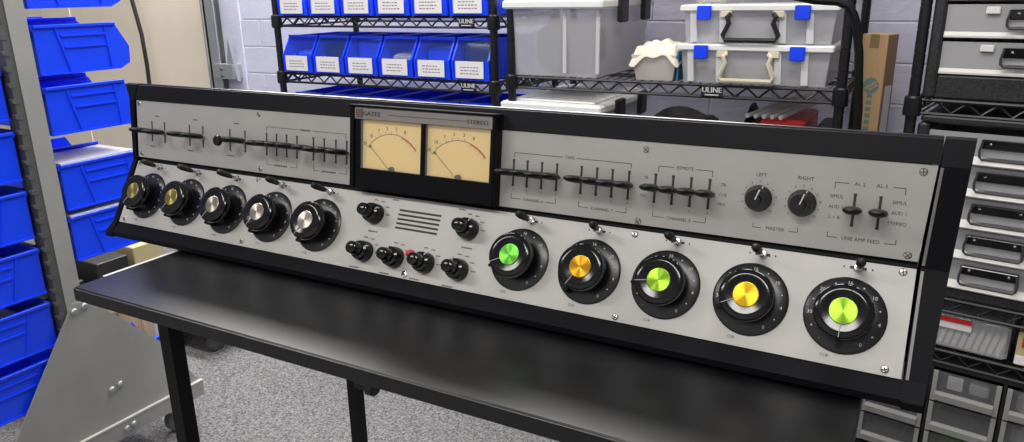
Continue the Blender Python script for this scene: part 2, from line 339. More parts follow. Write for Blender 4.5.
# printing on the panels
def text(t, T, size, m='print', parent=None):
    v, f = text_geo(t, size); return MB(T @ TR(0, 0, 0.0003)).add(v, f).build('lettering', m, parent or con)
def marks(T, w_, h=0.0022, n=4):      # lettering too small to read in the photograph
    mb = MB(T)
    for i in range(n):
        a = -w_/2+i*w_/n; mb.box(a, a+w_/n*0.62, -h/2, h/2, 0.0001, 0.0003)
    return mb.build('lettering', 'print', con)
def line(T, pts, wd=0.0007):
    mb = MB(T)
    for (a, b), (c, d) in zip(pts[:-1], pts[1:]):
        mb.box(min(a, c)-wd/2, max(a, c)+wd/2, min(b, d)-wd/2, max(b, d)+wd/2, 0.0001, 0.00035)
    return mb.build('printed_line', 'print', con)
U0 = UP(0, 0)
for x, vv, wd in ((.0576, .0841, .011), (.1606, .0841, .012), (.2639, .0844, .012), (.0425, .0284, .014), (.1456, .0286, .017), (.248, .0284, .017)): marks(UP(x, vv), wd)
line(U0, [(.334, .076), (.334, .0839), (.404, .0839)]); line(U0, [(.436, .0839), (.504, .0839), (.504, .076)]); marks(UP(.42, .0839), .022, 0.003, 6)
for a, b_ in ((.3335, .401), (.4368, .506)):
    c_ = (a+b_)/2
    line(U0, [(a, .0285), (a, .0215), (c_-.020, .0215)]); line(U0, [(c_+.018, .0215), (b_, .0215), (b_, .0285)]); marks(UP(c_-.002, .0215), .030, 0.0028, 8)
for i, x in enumerate(keyx[6:14]): text('1234'[i % 4], UP(x, .031), .004)
for i, x in enumerate(keyx[14:26]): text('1234'[i % 4], UP(x, .030), .0045)
line(U0, [(.8023, .075), (.8023, .081), (.874, .081)]); line(U0, [(.895, .081), (.9696, .081), (.9696, .075)]); text('TAPE', UP(.8846, .081), .0056)
line(U0, [(1.0055, .075), (1.0055, .0815), (1.024, .0815)]); line(U0, [(1.053, .0815), (1.0722, .0815), (1.0722, .075)]); text('REMOTE', UP(1.0385, .0815), .0056)
for a, b_, t in ((.7995, .8672, 'CHANNEL 6'), (.901, .967, 'CHANNEL 7'), (1.0023, 1.0688, 'CHANNEL 8')):
    c_ = (a+b_)/2
    line(U0, [(a, .0245), (a, .0180), (c_-.019, .0180)]); line(U0, [(c_+.019, .0180), (b_, .0180), (b_, .0245)]); text(t, UP(c_, .0180), .0056)
text('TB', UP(.9905, .0657), .005); text('MIX', UP(.988, .0426), .005)
text('TB', UP(1.0862, .0663), .005); text('CUE', UP(1.0866, .0543), .005); text('MIX', UP(1.0862, .0428), .005)
text('LEFT', UP(1.1288, .0826), .0060); text('RIGHT', UP(1.1773, .0834), .0060); text('MASTER', UP(1.15, .0212), .0058)
line(U0, [(1.125, .0255), (1.125, .0208), (1.134, .0208)]); line(U0, [(1.166, .0208), (1.1747, .0208), (1.1747, .0255)])
text('AL 2', UP(1.2335, .0825), .0058); text('AL 3', UP(1.2555, .0828), .0058)
line(U0, [(1.2085, .076), (1.2085, .0825), (1.222, .0825)]); line(U0, [(1.267, .0828), (1.2785, .0828), (1.2785, .076)])
for t, x, vv in (('SIMUL', 1.2115, .0668), ('AUD 1', 1.2120, .0551), ('L + R', 1.2115, .0432), ('SIMUL', 1.2745, .0667), ('AUD 1', 1.2755, .0552), ('STEREO', 1.2745, .0437)): text(t, UP(x, vv), .0054)
text('LINE AMP FEED', UP(1.2409, .021), .0058)
line(U0, [(1.2066, .026), (1.2066, .0208), (1.2165, .0208)]); line(U0, [(1.2650, .0208), (1.276, .0208), (1.276, .026)])
# master knobs
for X in (1.128, 1.1763):
    T = UP(X, .0553)
    k = MB(T).lathe([(0.0155, 0.0), (0.0155, 0.004), (0.0135, 0.007), (0.0125, 0.017), (0.0115, 0.019), (0.0, 0.019)], 28, cap=False).build('master_knob', 'blk', con, True)
    MB(T).lathe([(0.0065, 0.019), (0.0060, 0.0235), (0.0, 0.0238)], 18, cap=False).build('knob_hub', 'blk', k, True)
    MB(T @ RZ(rad(-18))).box(-0.0006, 0.0006, 0.001, 0.0125, 0.0188, 0.0240).box(-0.0006, 0.0006, 0.0125, 0.0152, 0.0042, 0.0075).build('pointer_line', 'printw', k)
    for i in range(11):
        a = rad(225-27*i); t = ['0', '1', '2', '3', '4', '5', '6', '7', '8', '9', '10'][i]
        if i in (0, 4, 5, 6, 8, 10): text(t, UP(X+0.0195*cos(a), .0553+0.0195*sin(a)), .0040)
        else: MB(UP(X+0.0188*cos(a), .0553+0.0188*sin(a))).box(-.0006, .0006, -.0006, .0006, 0.0001, 0.0003).build('printed_dot', 'print', con)
# rotary faders with dials
dial = MB().lathe([(0.0428, 0), (0.0428, 0.0016), (0.0405, 0.0030), (0.0260, 0.0034), (0.0, 0.0034)], 40, cap=False).mesh('fader_dial', 'dial', True)
knob = MB().lathe([(0.0190, 0.0034), (0.0195, 0.012), (0.0265, 0.0185), (0.0300, 0.0230), (0.0307, 0.0285), (0.0299, 0.0330), (0.0275, 0.0350), (0.0215, 0.0350), (0.0150, 0.0336), (0.0, 0.0334)], 40, cap=False).mesh('knob', 'blk', True, 40)
discs = {m: MB().lathe([(0.0144, 0.0325), (0.0144, 0.0342), (0.0138, 0.0347), (0.0, 0.0347)], 32, cap=False).mesh('cap_disc', m, True) for m in ('gold', 'silver', 'green', 'amber', 'lime', 'yellow')}
ptr = MB().box(-0.0004, 0.0004, 0.0144, 0.0285, 0.0334, 0.0353).mesh('pointer_line', 'grey_ink')
tab = MB().prism_z([(-0.0022, 0.029), (0.0022, 0.029), (0.0016, 0.0375), (-0.0016, 0.0375)], 0.0036, 0.0225).mesh('pointer_tab', 'blk')
sm = MB()
for i in range(13):
    a = rad(232-i*24); R_ = 0.0358
    if i % 2 == 0:
        t = ['CUE', '30', '20', '16', '10', '4', '0'][i//2] if i else '.'
        v, f = text_geo(t, 0.0058); sm.add(v, f, TR(R_*cos(a), R_*sin(a), 0.0040))
    else: sm.lathe([(0.0009, 0.0032), (0.0009, 0.0041)], 6, TR(R_*cos(a), R_*sin(a), 0))
sm = sm.mesh('dial_marks', 'printw')
caps = ['gold', 'gold', 'silver', 'silver', 'silver', 'green', 'amber', 'lime', 'yellow', 'lime']
rots = [150, 150, 150, 150, 152, 118, 150, 100, 118, 178]
dx = [.0587+.1033*i for i in range(5)] + [.8306+.1015*i for i in range(5)]
for i, X in enumerate(dx):
    T = LO(X, 0.0650); d = inst('fader_dial', dial, con, T); inst('dial_marks', sm, d, T)
    inst('knob', knob, d, T); c_ = inst('cap_disc', discs[caps[i]], d, T)
    c_['label'] = {'gold': 'gold', 'silver': 'silver', 'green': 'bright green', 'amber': 'amber yellow', 'lime': 'lime green', 'yellow': 'golden yellow'}[caps[i]]+' spun metal disc in the black fader knob'
    Tp = T @ RZ(rad(rots[i])); inst('pointer_line', ptr, d, Tp); inst('pointer_tab', tab, d, Tp)
    text('CUE', LO(X-0.0145, 0.1120), .0046)
# toggle switches above the faders
tslot = MB().box(-0.0085, 0.0085, -0.0016, 0.0016, 0.0, 0.0005).mesh('toggle_switch', 'print')
tnut = MB().lathe([(0.0052, 0.0004), (0.0052, 0.0028), (0.0038, 0.0050), (0.0, 0.0052)], 14, cap=False).mesh('bushing', 'chrome', True)
tstem = MB().lathe([(0.0020, 0.003), (0.0026, 0.017)], 10).mesh('stem', 'chrome', True)
tbat = MB().lathe([(0.0028, 0.013), (0.0040, 0.017), (0.0052, 0.034), (0.0044, 0.041), (0.0015, 0.0435), (0.0, 0.0437)], 14, cap=False).mesh('bat_handle', 'blkm', True, 50)
for i, X in enumerate([.0662, .1693, .2680, .3740, .4775, .8365, .9345, 1.0385, 1.1403, 1.2430]):
    T = LO(X, 0.0105); t = inst('toggle_switch', tslot, con, T); inst('bushing', tnut, t, T)
    Tl = T @ RY(rad(-4 if i % 3 else 6)); inst('stem', tstem, t, Tl); inst('bat_handle', tbat, t, Tl)
    for s in (-1, 1): MB(LO(X+s*0.0145, 0.0105)).box(-.0008, .0008, -.0010, .0010, 0.0001, 0.0003).build('printed_dot', 'print', con)
# selector knobs, pilot lamp, speaker slots, jack
sk = MB().lathe([(0.0160, 0.0), (0.0160, 0.004), (0.0150, 0.012), (0.0138, 0.0165), (0.010, 0.018), (0.0098, 0.0185)], 28).mesh('selector_knob', 'blk', True)
st = MB().lathe([(0.0092, 0.0175), (0.0096, 0.032), (0.0088, 0.0355), (0.0070, 0.0365), (0.0, 0.0365)], 24, cap=False).mesh('knob_tip', 'blk', True)
sl = MB().box(-0.0005, 0.0005, 0.0100, 0.0165, 0.0125, 0.0175).mesh('pointer_line', 'printw')
for X, v in ((.574, .0340), (.5725, .0930), (.6295, .0937), (.6835, .0934), (.7410, .0942), (.7417, .0352)):
    T = LO(X, v); k = inst('selector_knob', sk, con, T); inst('knob_tip', st, k, T); inst('pointer_line', sl, k, T @ RZ(rad(random.choice((-60, -30, 20)))))
    for a in (100, 68, 36, 4):
        q = rad(a); marks(LO(X+0.0235*cos(q), v-0.0225*sin(q)), 0.0075, 0.0018, 3)
    marks(LO(X-0.012 if v > .06 else X+.004, v+0.0255 if v > .06 else v+.0265), 0.018, 0.0022, 6)
for X in (.6052, .7235): marks(LO(X, 0.0080), 0.012, 0.002, 4)
pl_ = MB(LO(.6565, .0842)).lathe([(0.0062, 0), (0.0062, 0.003), (0.0052, 0.0035), (0.0052, 0.008), (0.003, 0.0105), (0.0, 0.011)], 18, cap=False).build('pilot_lamp', 'red', con, True); pl_['label'] = 'small red pilot lamp cap'
for i in range(5): MB(LO(.6535+(.0), .0220+.00675*i)).box(-0.0374, 0.0374, -0.0015, 0.0015, 0.0, 0.0006).build('speaker_slot', 'print', con)
j = MB(LO(.6536, .1148)).lathe([(0.0050, 0), (0.0050, 0.003), (0.0030, 0.0035)], 6).build('jack', 'chrome', con); MB(LO(.6536, .1148)).lathe([(0.0022, 0.0034), (0.0022, 0.0040)], 12).build('jack_hole', 'print', j)
# meter housing with two meters
H = UP(0, 0)
hs = MB(H).box(.5285, .7815, .0055, .1318, 0.0, 0.009).build('meter_housing', 'cab', con)
def hb(name, m, x0, x1, v0, v1, n0, n1): return MB(H).bev(x0, x1, v0, v1, n0, n1, 0.0008).build(name, m, hs)
hb('bezel_bar', 'cab', .5285, .7815, .1285, .1320, 0.009, 0.0225); hb('bezel_bar', 'cab', .5285, .5365, .0055, .1285, 0.009, 0.0205); hb('bezel_bar', 'cab', .7765, .7815, .0055, .1285, 0.009, 0.0205)
hb('bezel_bar', 'cab', .5365, .7765, .0055, .0370, 0.009, 0.0180); hb('bezel_bar', 'cab', .6580, .6645, .0370, .1105, 0.009, 0.0190)
hb('bezel_bar', 'cab', .5365, .5460, .0370, .1105, 0.009, 0.0175); hb('bezel_bar', 'cab', .7725, .7765, .0370, .1105, 0.009, 0.0175)
npl = hb('name_plate', 'plate', .5365, .7765, .1105, .1285, 0.009, 0.0190)
MB(UP(0, 0, .0190)).box(.5395, .5520, .1133, .1255, 0, .0006).build('emblem', 'maroon', hs)
for i in range(4): MB(UP(0, 0, .0190)).box(.5400, .5515, .1146+i*.0029, .1156+i*.0029, .0006, .0009).build('emblem_stripe', 'plate', hs)
def bold(t, T, size, sx=1.0):
    v, f = text_geo(t, size); mb = MB(T @ TR(0, 0, .0003))
    for ox in (-.05*size, 0, .05*size): mb.add([(a*sx+ox, b_, c+ox*.01) for a, b_, c in v], f)
    return mb.build('lettering', 'print', hs)
bold('GATES', UP(.5690, .1190, .0190), .0088, 1.25); bold('STEREO', UP(.7525, .1185, .0190), .0080, 1.25)
MB(UP(0, 0, .0190)).box(.6000, .7350, .1188, .1196, 0, .0004).build('printed_line', 'print', hs)
for cx_, x0, x1 in ((.603, .5460, .6580), (.7205, .6645, .7725)):
    T = UP(0, 0, .0095)
    face = MB(T).box(x0, x1, .0370, .1105, 0, 0.0006).build('meter_face', 'mface', hs)
    # needle pivot low in the face, arc scale above
    px_, pv = cx_-.0015, .0340; RR = .0575
    def arc(a0, a1, r, wd, m, name):
        mb = MB(T); n = 14
        for i in range(n):
            p, q = rad(a0+(a1-a0)*i/n), rad(a0+(a1-a0)*(i+1)/n)
            mb.add([(px_+(r-wd)*cos(p), pv+(r-wd)*sin(p), .0009), (px_+r*cos(p), pv+r*sin(p), .0009), (px_+r*cos(q), pv+r*sin(q), .0009), (px_+(r-wd)*cos(q), pv+(r-wd)*sin(q), .0009)], [(0, 1, 2, 3)])
        return mb.build(name, m, hs)
    arc(143, 72, RR, .0009, 'print', 'meter_scale'); arc(72, 40, RR, .0028, 'redink', 'red_arc')
    mb = MB(T)
    for i in range(11):
        a = rad(142-10*i); mb.box(-.0002, .0002, RR-.0005 if i < 7 else RR-.006, RR+.0035 if i < 7 else RR-.003, .0008, .0011, TR(px_, pv, 0) @ RZ(a-PI/2))
    mb.build('scale_ticks', 'print', hs)
    mb = MB(T)
    for i, t in enumerate(('20', '10', '7', '5', '3', '0')):
        a = rad(142-14.5*i); v, f = text_geo(t, .0074); mb.add([(q_[0]+.0003, q_[1], q_[2]+.0001) for q_ in v], f, TR(px_+(RR+.008)*cos(a), pv+(RR+.008)*sin(a), .0009)); mb.add(v, f, TR(px_+(RR+.008)*cos(a), pv+(RR+.008)*sin(a), .0009))
    mb.build('scale_numbers', 'print', hs)
    nd = MB(T).box(-.0003, .0003, 0.004, .0555, .0020, .0024, TR(px_, pv, 0) @ RZ(rad(138-90))).build('needle', 'print', hs)
    MB(T).lathe([(.0020, .0016), (.0020, .0026)], 10, TR(px_+.0545*cos(rad(138)), pv+.0545*sin(rad(138)), 0)).build('needle_dot', 'print', hs)
    MB(T).lathe([(.0048, .0005), (.0048, .0035), (.0035, .0045), (0, .0046)], 18, TR(px_, .0385, 0), cap=False).build('needle_hub', 'blkm', hs, True)
    MB(UP(0, 0, .0150)).box(x0, x1, .0370, .1105, 0, .0006).build('meter_glass', 'pane', hs)
#@@BACKGROUND
# ------------------------------------------------------------------ grey bin rack at the left
XR = -0.42                                             # plane of the rack's end face
rk = thing('bin_rack', 'grey steel double sided bin rack with slotted post at the left', 'bin rack', (XR, 0.055, 0))
MB(Tz).box(XR-0.04, XR, 0.040, 0.080, -0.63, 1.0).build('post', 'rackgrey', rk)
side = MB(Tz).box(XR-0.04, XR-0.002, 0.022, 0.040, -0.63, 1.0).build('slotted_rail', 'slotdark', rk)
tooth = MB().prism_x([(0, 0), (-0.013, 0.002), (-0.015, 0.010), (-0.010, 0.013), (0, 0.014)], -0.012, 0.0).mesh('hook_tooth', 'slotdark')
for k in range(24): inst('hook_tooth', tooth, rk, TR(XR-0.0005, 0.031, ZO-0.36+k*0.0335))
# triangular gusset plate down to the foot bar
gp = [(-0.183, -0.607), (0.052, -0.262), (0.094, -0.268), (0.262, -0.455), (0.350, -0.607)]
MB(Tz).prism_x(gp, XR+0.001, XR+0.005).build('gusset_plate', 'rackgrey', rk)
foot = MB(Tz).prism_x([(-0.32, -0.655), (-0.32, -0.608), (0.358, -0.612), (0.358, -0.655)], XR-0.05, XR+0.012).build('foot_bar', 'rackgrey', rk)
MB(Tz).prism_x([(-0.32, -0.608), (-0.32, -0.604), (0.358, -0.608), (0.358, -0.612)], XR+0.0055, XR+0.0135).build('foot_flange', 'drawerlip', rk)  # pale colour stands in for the highlight along the foot edge
bolt = MB(RY(PI/2)).lathe([(0.0085, 0), (0.0085, 0.003), (0.006, 0.006), (0, 0.007)], 12, cap=False).mesh('bolt', 'zinc', True)
for y, z in ((0.052, -0.282), (0.078, -0.277), (0.105, -0.515), (0.128, -0.510), (0.120, -0.583), (0.140, -0.580)): inst('bolt', bolt, rk, TR(XR+0.005 if z > -.57 else XR+.012, y, ZO+z-(.05 if z < -.57 else 0)))
for y in (0.29, -0.25):
    cs = MB().box(XR-0.045, XR-0.005, y-0.03, y+0.03, 0.068, 0.086).box(XR-0.045, XR-0.041, y-0.016, y+0.016, 0.03, 0.07).box(XR-0.009, XR-0.005, y-0.016, y+0.016, 0.03, 0.07).build('caster', 'zinc', rk)
    MB(TR(XR-0.04, y, 0.036) @ RY(PI/2)).lathe([(0.030, 0), (0.036, 0.004), (0.036, 0.026), (0.030, 0.030)], 20).build('wheel', 'rubber', cs, True)
for z in (-0.60, 0.98): MB(Tz).box(XR-0.95, XR-0.04, 0.030, 0.070, z-0.02, z+0.02).build('cross_rail', 'rackgrey', rk)
for k in range(9):
    MB(Tz).box(XR-0.95, XR-0.04, 0.045, 0.058, -0.33+k*0.132, -0.30+k*0.132).build('louver_rail', 'slotdark', rk)
MB(Tz).box(XR-0.99, XR-0.95, 0.012, 0.080, -0.63, 1.0).build('post', 'rackgrey', rk)
cs2 = MB(Tz).box(XR-1.0, XR-0.94, -0.32, 0.358, -0.655, -0.608).build('foot_bar', 'rackgrey', rk)
for y in (0.29, -0.25): MB(TR(XR-0.985, y, 0.036) @ RY(PI/2)).lathe([(0.030, 0), (0.036, 0.004), (0.036, 0.026), (0.030, 0.030)], 20).box(-.046, -0.034, -0.012, 0.012, 0.005, 0.025).build('wheel', 'rubber', cs2, True)

# blue hanging bin: local x = outwards from the rack, local y = sideways (0..-width), z up, outline seen from the side
BL, BH, BW = 0.222, 0.108, 0.138
def bin_meshes():
    prof = [(0, 0), (BL-0.03, 0), (BL-0.004, 0.012), (BL, 0.050), (BL-0.032, BH), (0, BH)]
    t = MB()
    def wall_y(y0, y1): t.prism_x([(p[0], p[1]) for p in prof], y0, y1, Matrix(((0, 1, 0, 0), (1, 0, 0, 0), (0, 0, 1, 0), (0, 0, 0, 1))))
    wall_y(-0.003, 0.0); wall_y(-BW, -BW+0.003)
    t.box(0, 0.003, -BW+0.003, -0.003, 0, BH); t.box(0.003, BL-0.03, -BW+0.003, -0.003, 0, 0.003)
    t.add([(BL-0.03, -BW+.003, 0), (BL-0.03, -.003, 0), (BL-.004, -.003, .012), (BL-.004, -BW+.003, .012), (BL, -.003, .05), (BL, -BW+.003, .05), (BL-.004, -.003, .05), (BL-.004, -BW+.003, .05), (BL-.033, -.003, .003), (BL-.033, -BW+.003, .003)],
          [(0, 1, 2, 3), (3, 2, 4, 5), (5, 4, 6, 7), (7, 6, 8, 9)])
    tub = t.mesh('tub', 'blue')
    rim = MB().bev(0, BL-0.03, -0.001, 0.005, BH-0.007, BH, 0.001).bev(0, BL-0.03, -BW-0.005, -BW+0.001, BH-0.007, BH, 0.001).box(-0.004, 0.0, -BW, 0.0, BH-0.012, BH).box(0.0, BL-0.03, -0.001, 0.004, 0.0, 0.004).mesh('rim', 'blue')
    ribs = MB()
    ribs.box(0.058, 0.165, 0, 0.0035, 0.081, 0.085).box(0.064, 0.163, 0, 0.0035, 0.056, 0.060)
    ribs.prism_x([(0.046, BH-0.007), (0.050, BH-0.007), (0.071, 0.004), (0.067, 0.004)], 0, 0.003, Matrix(((0, 1, 0, 0), (1, 0, 0, 0), (0, 0, 1, 0), (0, 0, 0, 1))))
    ribs.prism_x([(0.163, BH-0.007), (0.166, BH-0.007), (0.172, 0.004), (0.168, 0.004)], 0, 0.003, Matrix(((0, 1, 0, 0), (1, 0, 0, 0), (0, 0, 1, 0), (0, 0, 0, 1))))
    return tub, rim, ribs.mesh('side_rib', 'blue'), MB().box(-0.010, 0.0, -BW+0.02, -0.02, BH-0.03, BH+0.002).mesh('hanger', 'navy')
bmesh_ = bin_meshes()
mir = Matrix.Diagonal((1, -1, 1, 1))
def hang_bin(far, col, z, label, cover=None, content=None):
    x = XR-0.012-col*0.15
    if far: mw = Matrix(((0, 1, 0, x), (1, 0, 0, 0.094), (0, 0, 1, z+ZO), (0, 0, 0, 1)))
    else: mw = Matrix(((0, 1, 0, x), (-1, 0, 0, 0.009), (0, 0, 1, z+ZO), (0, 0, 0, 1)))
    o = bpy.data.objects.new('hanging_bin', None); link(o, None, mw); tag(o, label, 'bin', 'blue bins hanging on the grey rack')
    for n, m in zip(('tub', 'rim', 'side_rib', 'hanger'), bmesh_): inst(n, m, o, mw)
    if cover: MB(mw).box(0.002, BL-0.034, -BW-0.003, 0.003, BH+0.0005, BH+0.004).build('lid', cover, o)
    return o
zs_far = [(0.405, 'top of frame'), (0.262, ''), (0.128, ''), (-0.048, ''), (-0.172, ''), (-0.546, '')]
fl_ = ['blue bin cut by the top edge, on the far side of the grey post', 'blue bin right of the grey post, second from the top edge', 'blue bin right of the grey post, its end reaching the console visor',
       'blue bin with a pale lid, behind the left end of the console', 'blue bin with a pale lid, lowest one above the table edge', 'blue bin low behind the table leg, under the table']
for (z, _), l in zip(zs_far, fl_):
    hang_bin(True, 0, z, l, 'lidblue' if 'pale lid' in l else None)
near = [(0.440, 'blue bin cut by the frame, top one left of the grey post'), (0.176, 'blue bin left of the grey post, uppermost whole one'), (0.044, 'blue bin left of the grey post, second whole one down'),
        (-0.088, 'blue bin left of the grey post, third one down, level with the ledge'), (-0.221, 'blue bin left of the grey post, beside the top of the gusset plate'),
        (-0.352, 'blue bin holding grey parts, left of the triangular gusset plate'), (-0.484, 'blue bin nearest the floor, left of the gusset plate, in the corner')]
for z, l in near: hang_bin(False, 0, z, l)
for z, l in ((0.262, 'blue bin in the second column behind the second bin right of the post'), (0.128, 'dark blue bin peeking behind the third bin right of the post'), (-0.048, 'blue bin peeking behind the upper lidded bin')):
    hang_bin(True, 1, z+0.012, l)
# contents seen in the near bins
for z, m, l, dims in ((-0.221, 'yellowbox', 'yellow cardboard pack lying in a blue bin left of the gusset', (0.05, 0.08)), (-0.352, 'partsgrey', 'grey plastic pouch in a blue bin left of the gusset', (0.12, 0.09)), (-0.088, 'cardd', 'brown parts bag in the third blue bin left of the post', (0.12, 0.08))):
    b = MB(Tz).bev(XR-0.13, XR-0.13+dims[1], -0.04-dims[0], -0.04, z+0.0035, z+0.098, 0.006).build('parts_pack', m); tag(b, l, 'pack')

# things on the floor under and beyond the table
sk_ = MB()
n = 14
prof = [(0.03, 0.0), (0.115, 0.01), (0.135, 0.10), (0.128, 0.22), (0.10, 0.30), (0.05, 0.335), (0.03, 0.35)]
sack = thing('mesh_sack', 'tan mesh sack tied with white rope standing behind the bin rack', 'sack', (-0.74, 0.31, 0))
MB(TR(-0.74, 0.31, 0) @ Matrix.Diagonal((1.0, 1.0, 1.06, 1))).lathe(prof, 22).build('sack_body', 'burlap', sack, True)
for k in range(11):
    MB(TR(-0.74, 0.31, 0)).tube([(prof[i][0]*1.01*cos(k*PI*2/11+i*.25), prof[i][0]*1.01*sin(k*PI*2/11+i*.25), prof[i][1]*1.06) for i in range(7)], 0.003, 5).build('mesh_cord', 'cardd', sack)
MB().tube([(-0.71, 0.34, 0.375), (-0.64, 0.38, 0.345), (-0.60, 0.37, 0.30), (-0.605, 0.37, 0.20)], 0.007, 7).build('rope', 'rope', sack, True)
dl = thing('dolly', 'black low dolly with casters on the carpet beyond the table leg', 'dolly', (-0.90, 0.80, 0))
MB().bev(-1.16, -0.70, 0.64, 0.98, 0.075, 0.125, 0.008).build('deck', 'blkm', dl)
MB().bev(-1.10, -0.76, 0.70, 0.92, 0.125, 0.150, 0.006).build('pad', 'frame', dl)
for x in (-1.10, -0.75):
    for y in (0.68, 0.94):
        MB(TR(x-0.012, y, 0.032) @ RY(PI/2)).lathe([(0.026, 0), (0.032, 0.004), (0.032, 0.02), (0.026, 0.024)], 18).box(-0.045, -0.01, -0.012, 0.012, 0.004, 0.02).build('caster', 'rubber', dl, True)
st_ = thing('crate', 'dark plastic crate on the floor behind the blue bins', 'crate', (-0.78, 0.75, 0))
# boxes glimpsed between the lowest lidded bin and the table
for x, y, z0, z1, wd, m, l in ((-0.98, 0.45, 0, 0.385, 0.20, 'moulded', 'black carton glimpsed between the lidded bin and table edge'), (-0.97, 0.585, 0, 0.395, 0.15, 'yellowbox', 'yellowish carton behind the console\'s left ledge tip'), (-1.00, 0.31, 0, 0.345, 0.20, 'blkm', 'black carton low in the gap left of the table edge')):
    b = MB().bev(x-wd/2, x+wd/2, y-0.053, y+0.053, z0, z1, 0.003).build('carton', m, None); tag(b, l, 'box')
bpy.data.objects.remove(st_)

# ------------------------------------------------------------------ black wire shelving
def wire_rack(name, label, F, u0_, u1_, d0, d1, ztop, shelves, tags=(), zb=0.0):
    root = bpy.data.objects.new(name, None); link(root, None, F @ TR((u0_+u1_)/2, (d0+d1)/2, 0)); tag(root, label, 'shelving')
    for u in (u0_, u1_):
        for d in (d0, d1):
            prof_ = [(0.014, 0.012), (0.0120, 0.014)]; z = 0.05
            while z < ztop+ZO: prof_ += [(0.0120, z), (0.0110, z+0.0008), (0.0110, z+0.003), (0.0120, z+0.0038)]; z += 0.0508
            prof_ += [(0.0120, ztop+ZO)]
            p = MB(F @ TR(u, d, 0)).lathe([(0.014, zb)]+[(r_, z_) for r_, z_ in prof_ if z_ > zb], 12).build('post', 'wire', root, True)
            for zs in shelves: MB(F @ TR(u, d, ZO+zs)).lathe([(0.0185, -0.036), (0.0195, -0.030), (0.0185, 0.004), (0.015, 0.008)], 12).build('collar', 'wire', p, True)
    for zs in shelves:
        sh = MB(F @ Tz)
        for z in (zs, zs-0.030):
            for d in (d0, d1): sh.tube([(u0_, d, z), (u1_, d, z)], 0.0042, 6)
            for u in (u0_, u1_): sh.tube([(u, d0, z), (u, d1, z)], 0.0042, 6)
        so = sh.build('shelf_frame', 'wire', root, True)
        tz_ = MB(F @ Tz); k = int((u1_-u0_)/0.030); pts = [(u0_+0.02+(u1_-u0_-0.04)*i/k, d0+0.002, zs-0.003 if i % 2 else zs-0.027) for i in range(k+1)]
        for a, b_ in zip(pts[:-1], pts[1:]): tz_.tube([a, b_], 0.0027, 5)
        for u in (u0_, u1_):
            kk = int((d1-d0)/0.03)
            pp = [(u, d0+0.02+(d1-d0-0.04)*i/kk, zs-0.003 if i % 2 else zs-0.027) for i in range(kk+1)]
            for a, b_ in zip(pp[:-1], pp[1:]): tz_.tube([a, b_], 0.0027, 5)
        tz_.build('truss_wire', 'wire', so, True, kind='stuff')
        mt = MB(F @ Tz); k = int((u1_-u0_)/0.026)
        for i in range(1, k): u = u0_+(u1_-u0_)*i/k; mt.tube([(u, d0, zs+0.003), (u, d1, zs+0.003)], 0.0018, 4)
        for d in (d0+(d1-d0)*.33, d0+(d1-d0)*.66): mt.tube([(u0_, d, zs-0.002), (u1_, d, zs-0.002)], 0.0032, 5)
        mt.build('wire_mat', 'wire', so, kind='stuff')
    for u, zs in tags:
        tg = MB(F @ Tz).bev(u-0.028, u+0.028, d0-0.008, d0-0.004, zs-0.028, zs-0.002, 0.001).build('name_tag', 'blkm', root)
        v, f = text_geo('ULINE', 0.019); MB(F @ TR(u, d0-0.0085, ZO+zs-0.0115) @ RX(PI/2)).add([(a-.0007, b_, c) for a, b_, c in v], f).add([(a+.0007, b_, c+.0001) for a, b_, c in v], f).build('lettering', 'tag', tg)
        MB(F @ TR(u, d0-0.0085, ZO+zs-0.0235)).box(-0.018, 0.018, -0.0003, 0, -0.0015, 0.0015).build('small_print', 'tag', tg)
    return root
S1, S0, SM1 = 0.350, 0.157, -0.045
R1 = wire_rack('wire_rack', 'black wire shelving full of small blue hopper bins', I4, -0.757, 0.126, 1.12, 1.54, 1.05, (S1, S0, SM1), ((0.035, S1), (0.035, S0)))
# hopper bins with clear windows and paper labels
hw, hd, hh = 0.134, 0.30, 0.124
def hopper_meshes():
    q = [(0.0, 0.0), (-0.004, 0.058), (0.0, 0.060), (0.040, hh), (hd, hh), (hd, 0)]
    t = MB(); t.prism_x(q, -hw/2, -hw/2+0.006); t.prism_x(q, hw/2-0.006, hw/2)
    t.box(-hw/2+.006, hw/2-.006, hd-0.004, hd, 0, hh); t.box(-hw/2+.006, hw/2-.006, 0, hd-.004, 0, 0.004); t.box(-hw/2+.006, hw/2-.006, 0.0, 0.004, 0.004, 0.056)
    t.box(-hw/2, hw/2, 0.036, 0.046, hh-0.006, hh+0.002)
    tub = t.mesh('tub', 'blue')
    pane = MB().add([(-hw/2+.006, 0.000, .058), (hw/2-.006, 0.000, .058), (hw/2-.006, 0.036, hh-.006), (-hw/2+.006, 0.036, hh-.006), (-hw/2+.006, 0.002, .057), (hw/2-.006, 0.002, .057), (hw/2-.006, 0.038, hh-.007), (-hw/2+.006, 0.038, hh-.007)],
                    [(0, 1, 2, 3), (7, 6, 5, 4), (0, 4, 5, 1), (1, 5, 6, 2), (2, 6, 7, 3), (3, 7, 4, 0)]).mesh('window', 'clear')
    lab = MB().box(-hw/2+.017, hw/2-.017, -0.007, -0.0045, 0.007, 0.058).mesh('label_card', 'paper')
    return tub, pane, lab
hm = hopper_meshes()
def ink_mesh(seed):
    rr = random.Random(seed); mb = MB()
    for r_ in range(3):
        x = -0.032
        while x < 0.026:
            l_ = rr.uniform(0.004, 0.012); mb.box(x, min(x+l_, 0.034), -0.0074, -0.0071, 0.040-r_*0.0095-0.0014, 0.040-r_*0.0095+0.0014); x += l_+0.0035
    return mb.mesh('label_print', 'textink')
inks = [ink_mesh(i) for i in range(4)]
ordn = ['leftmost', 'second', 'third', 'fourth', 'fifth', 'rightmost']
fill = ['blue', 'navy', 'blue', 'frostr', 'blue', 'moulded']
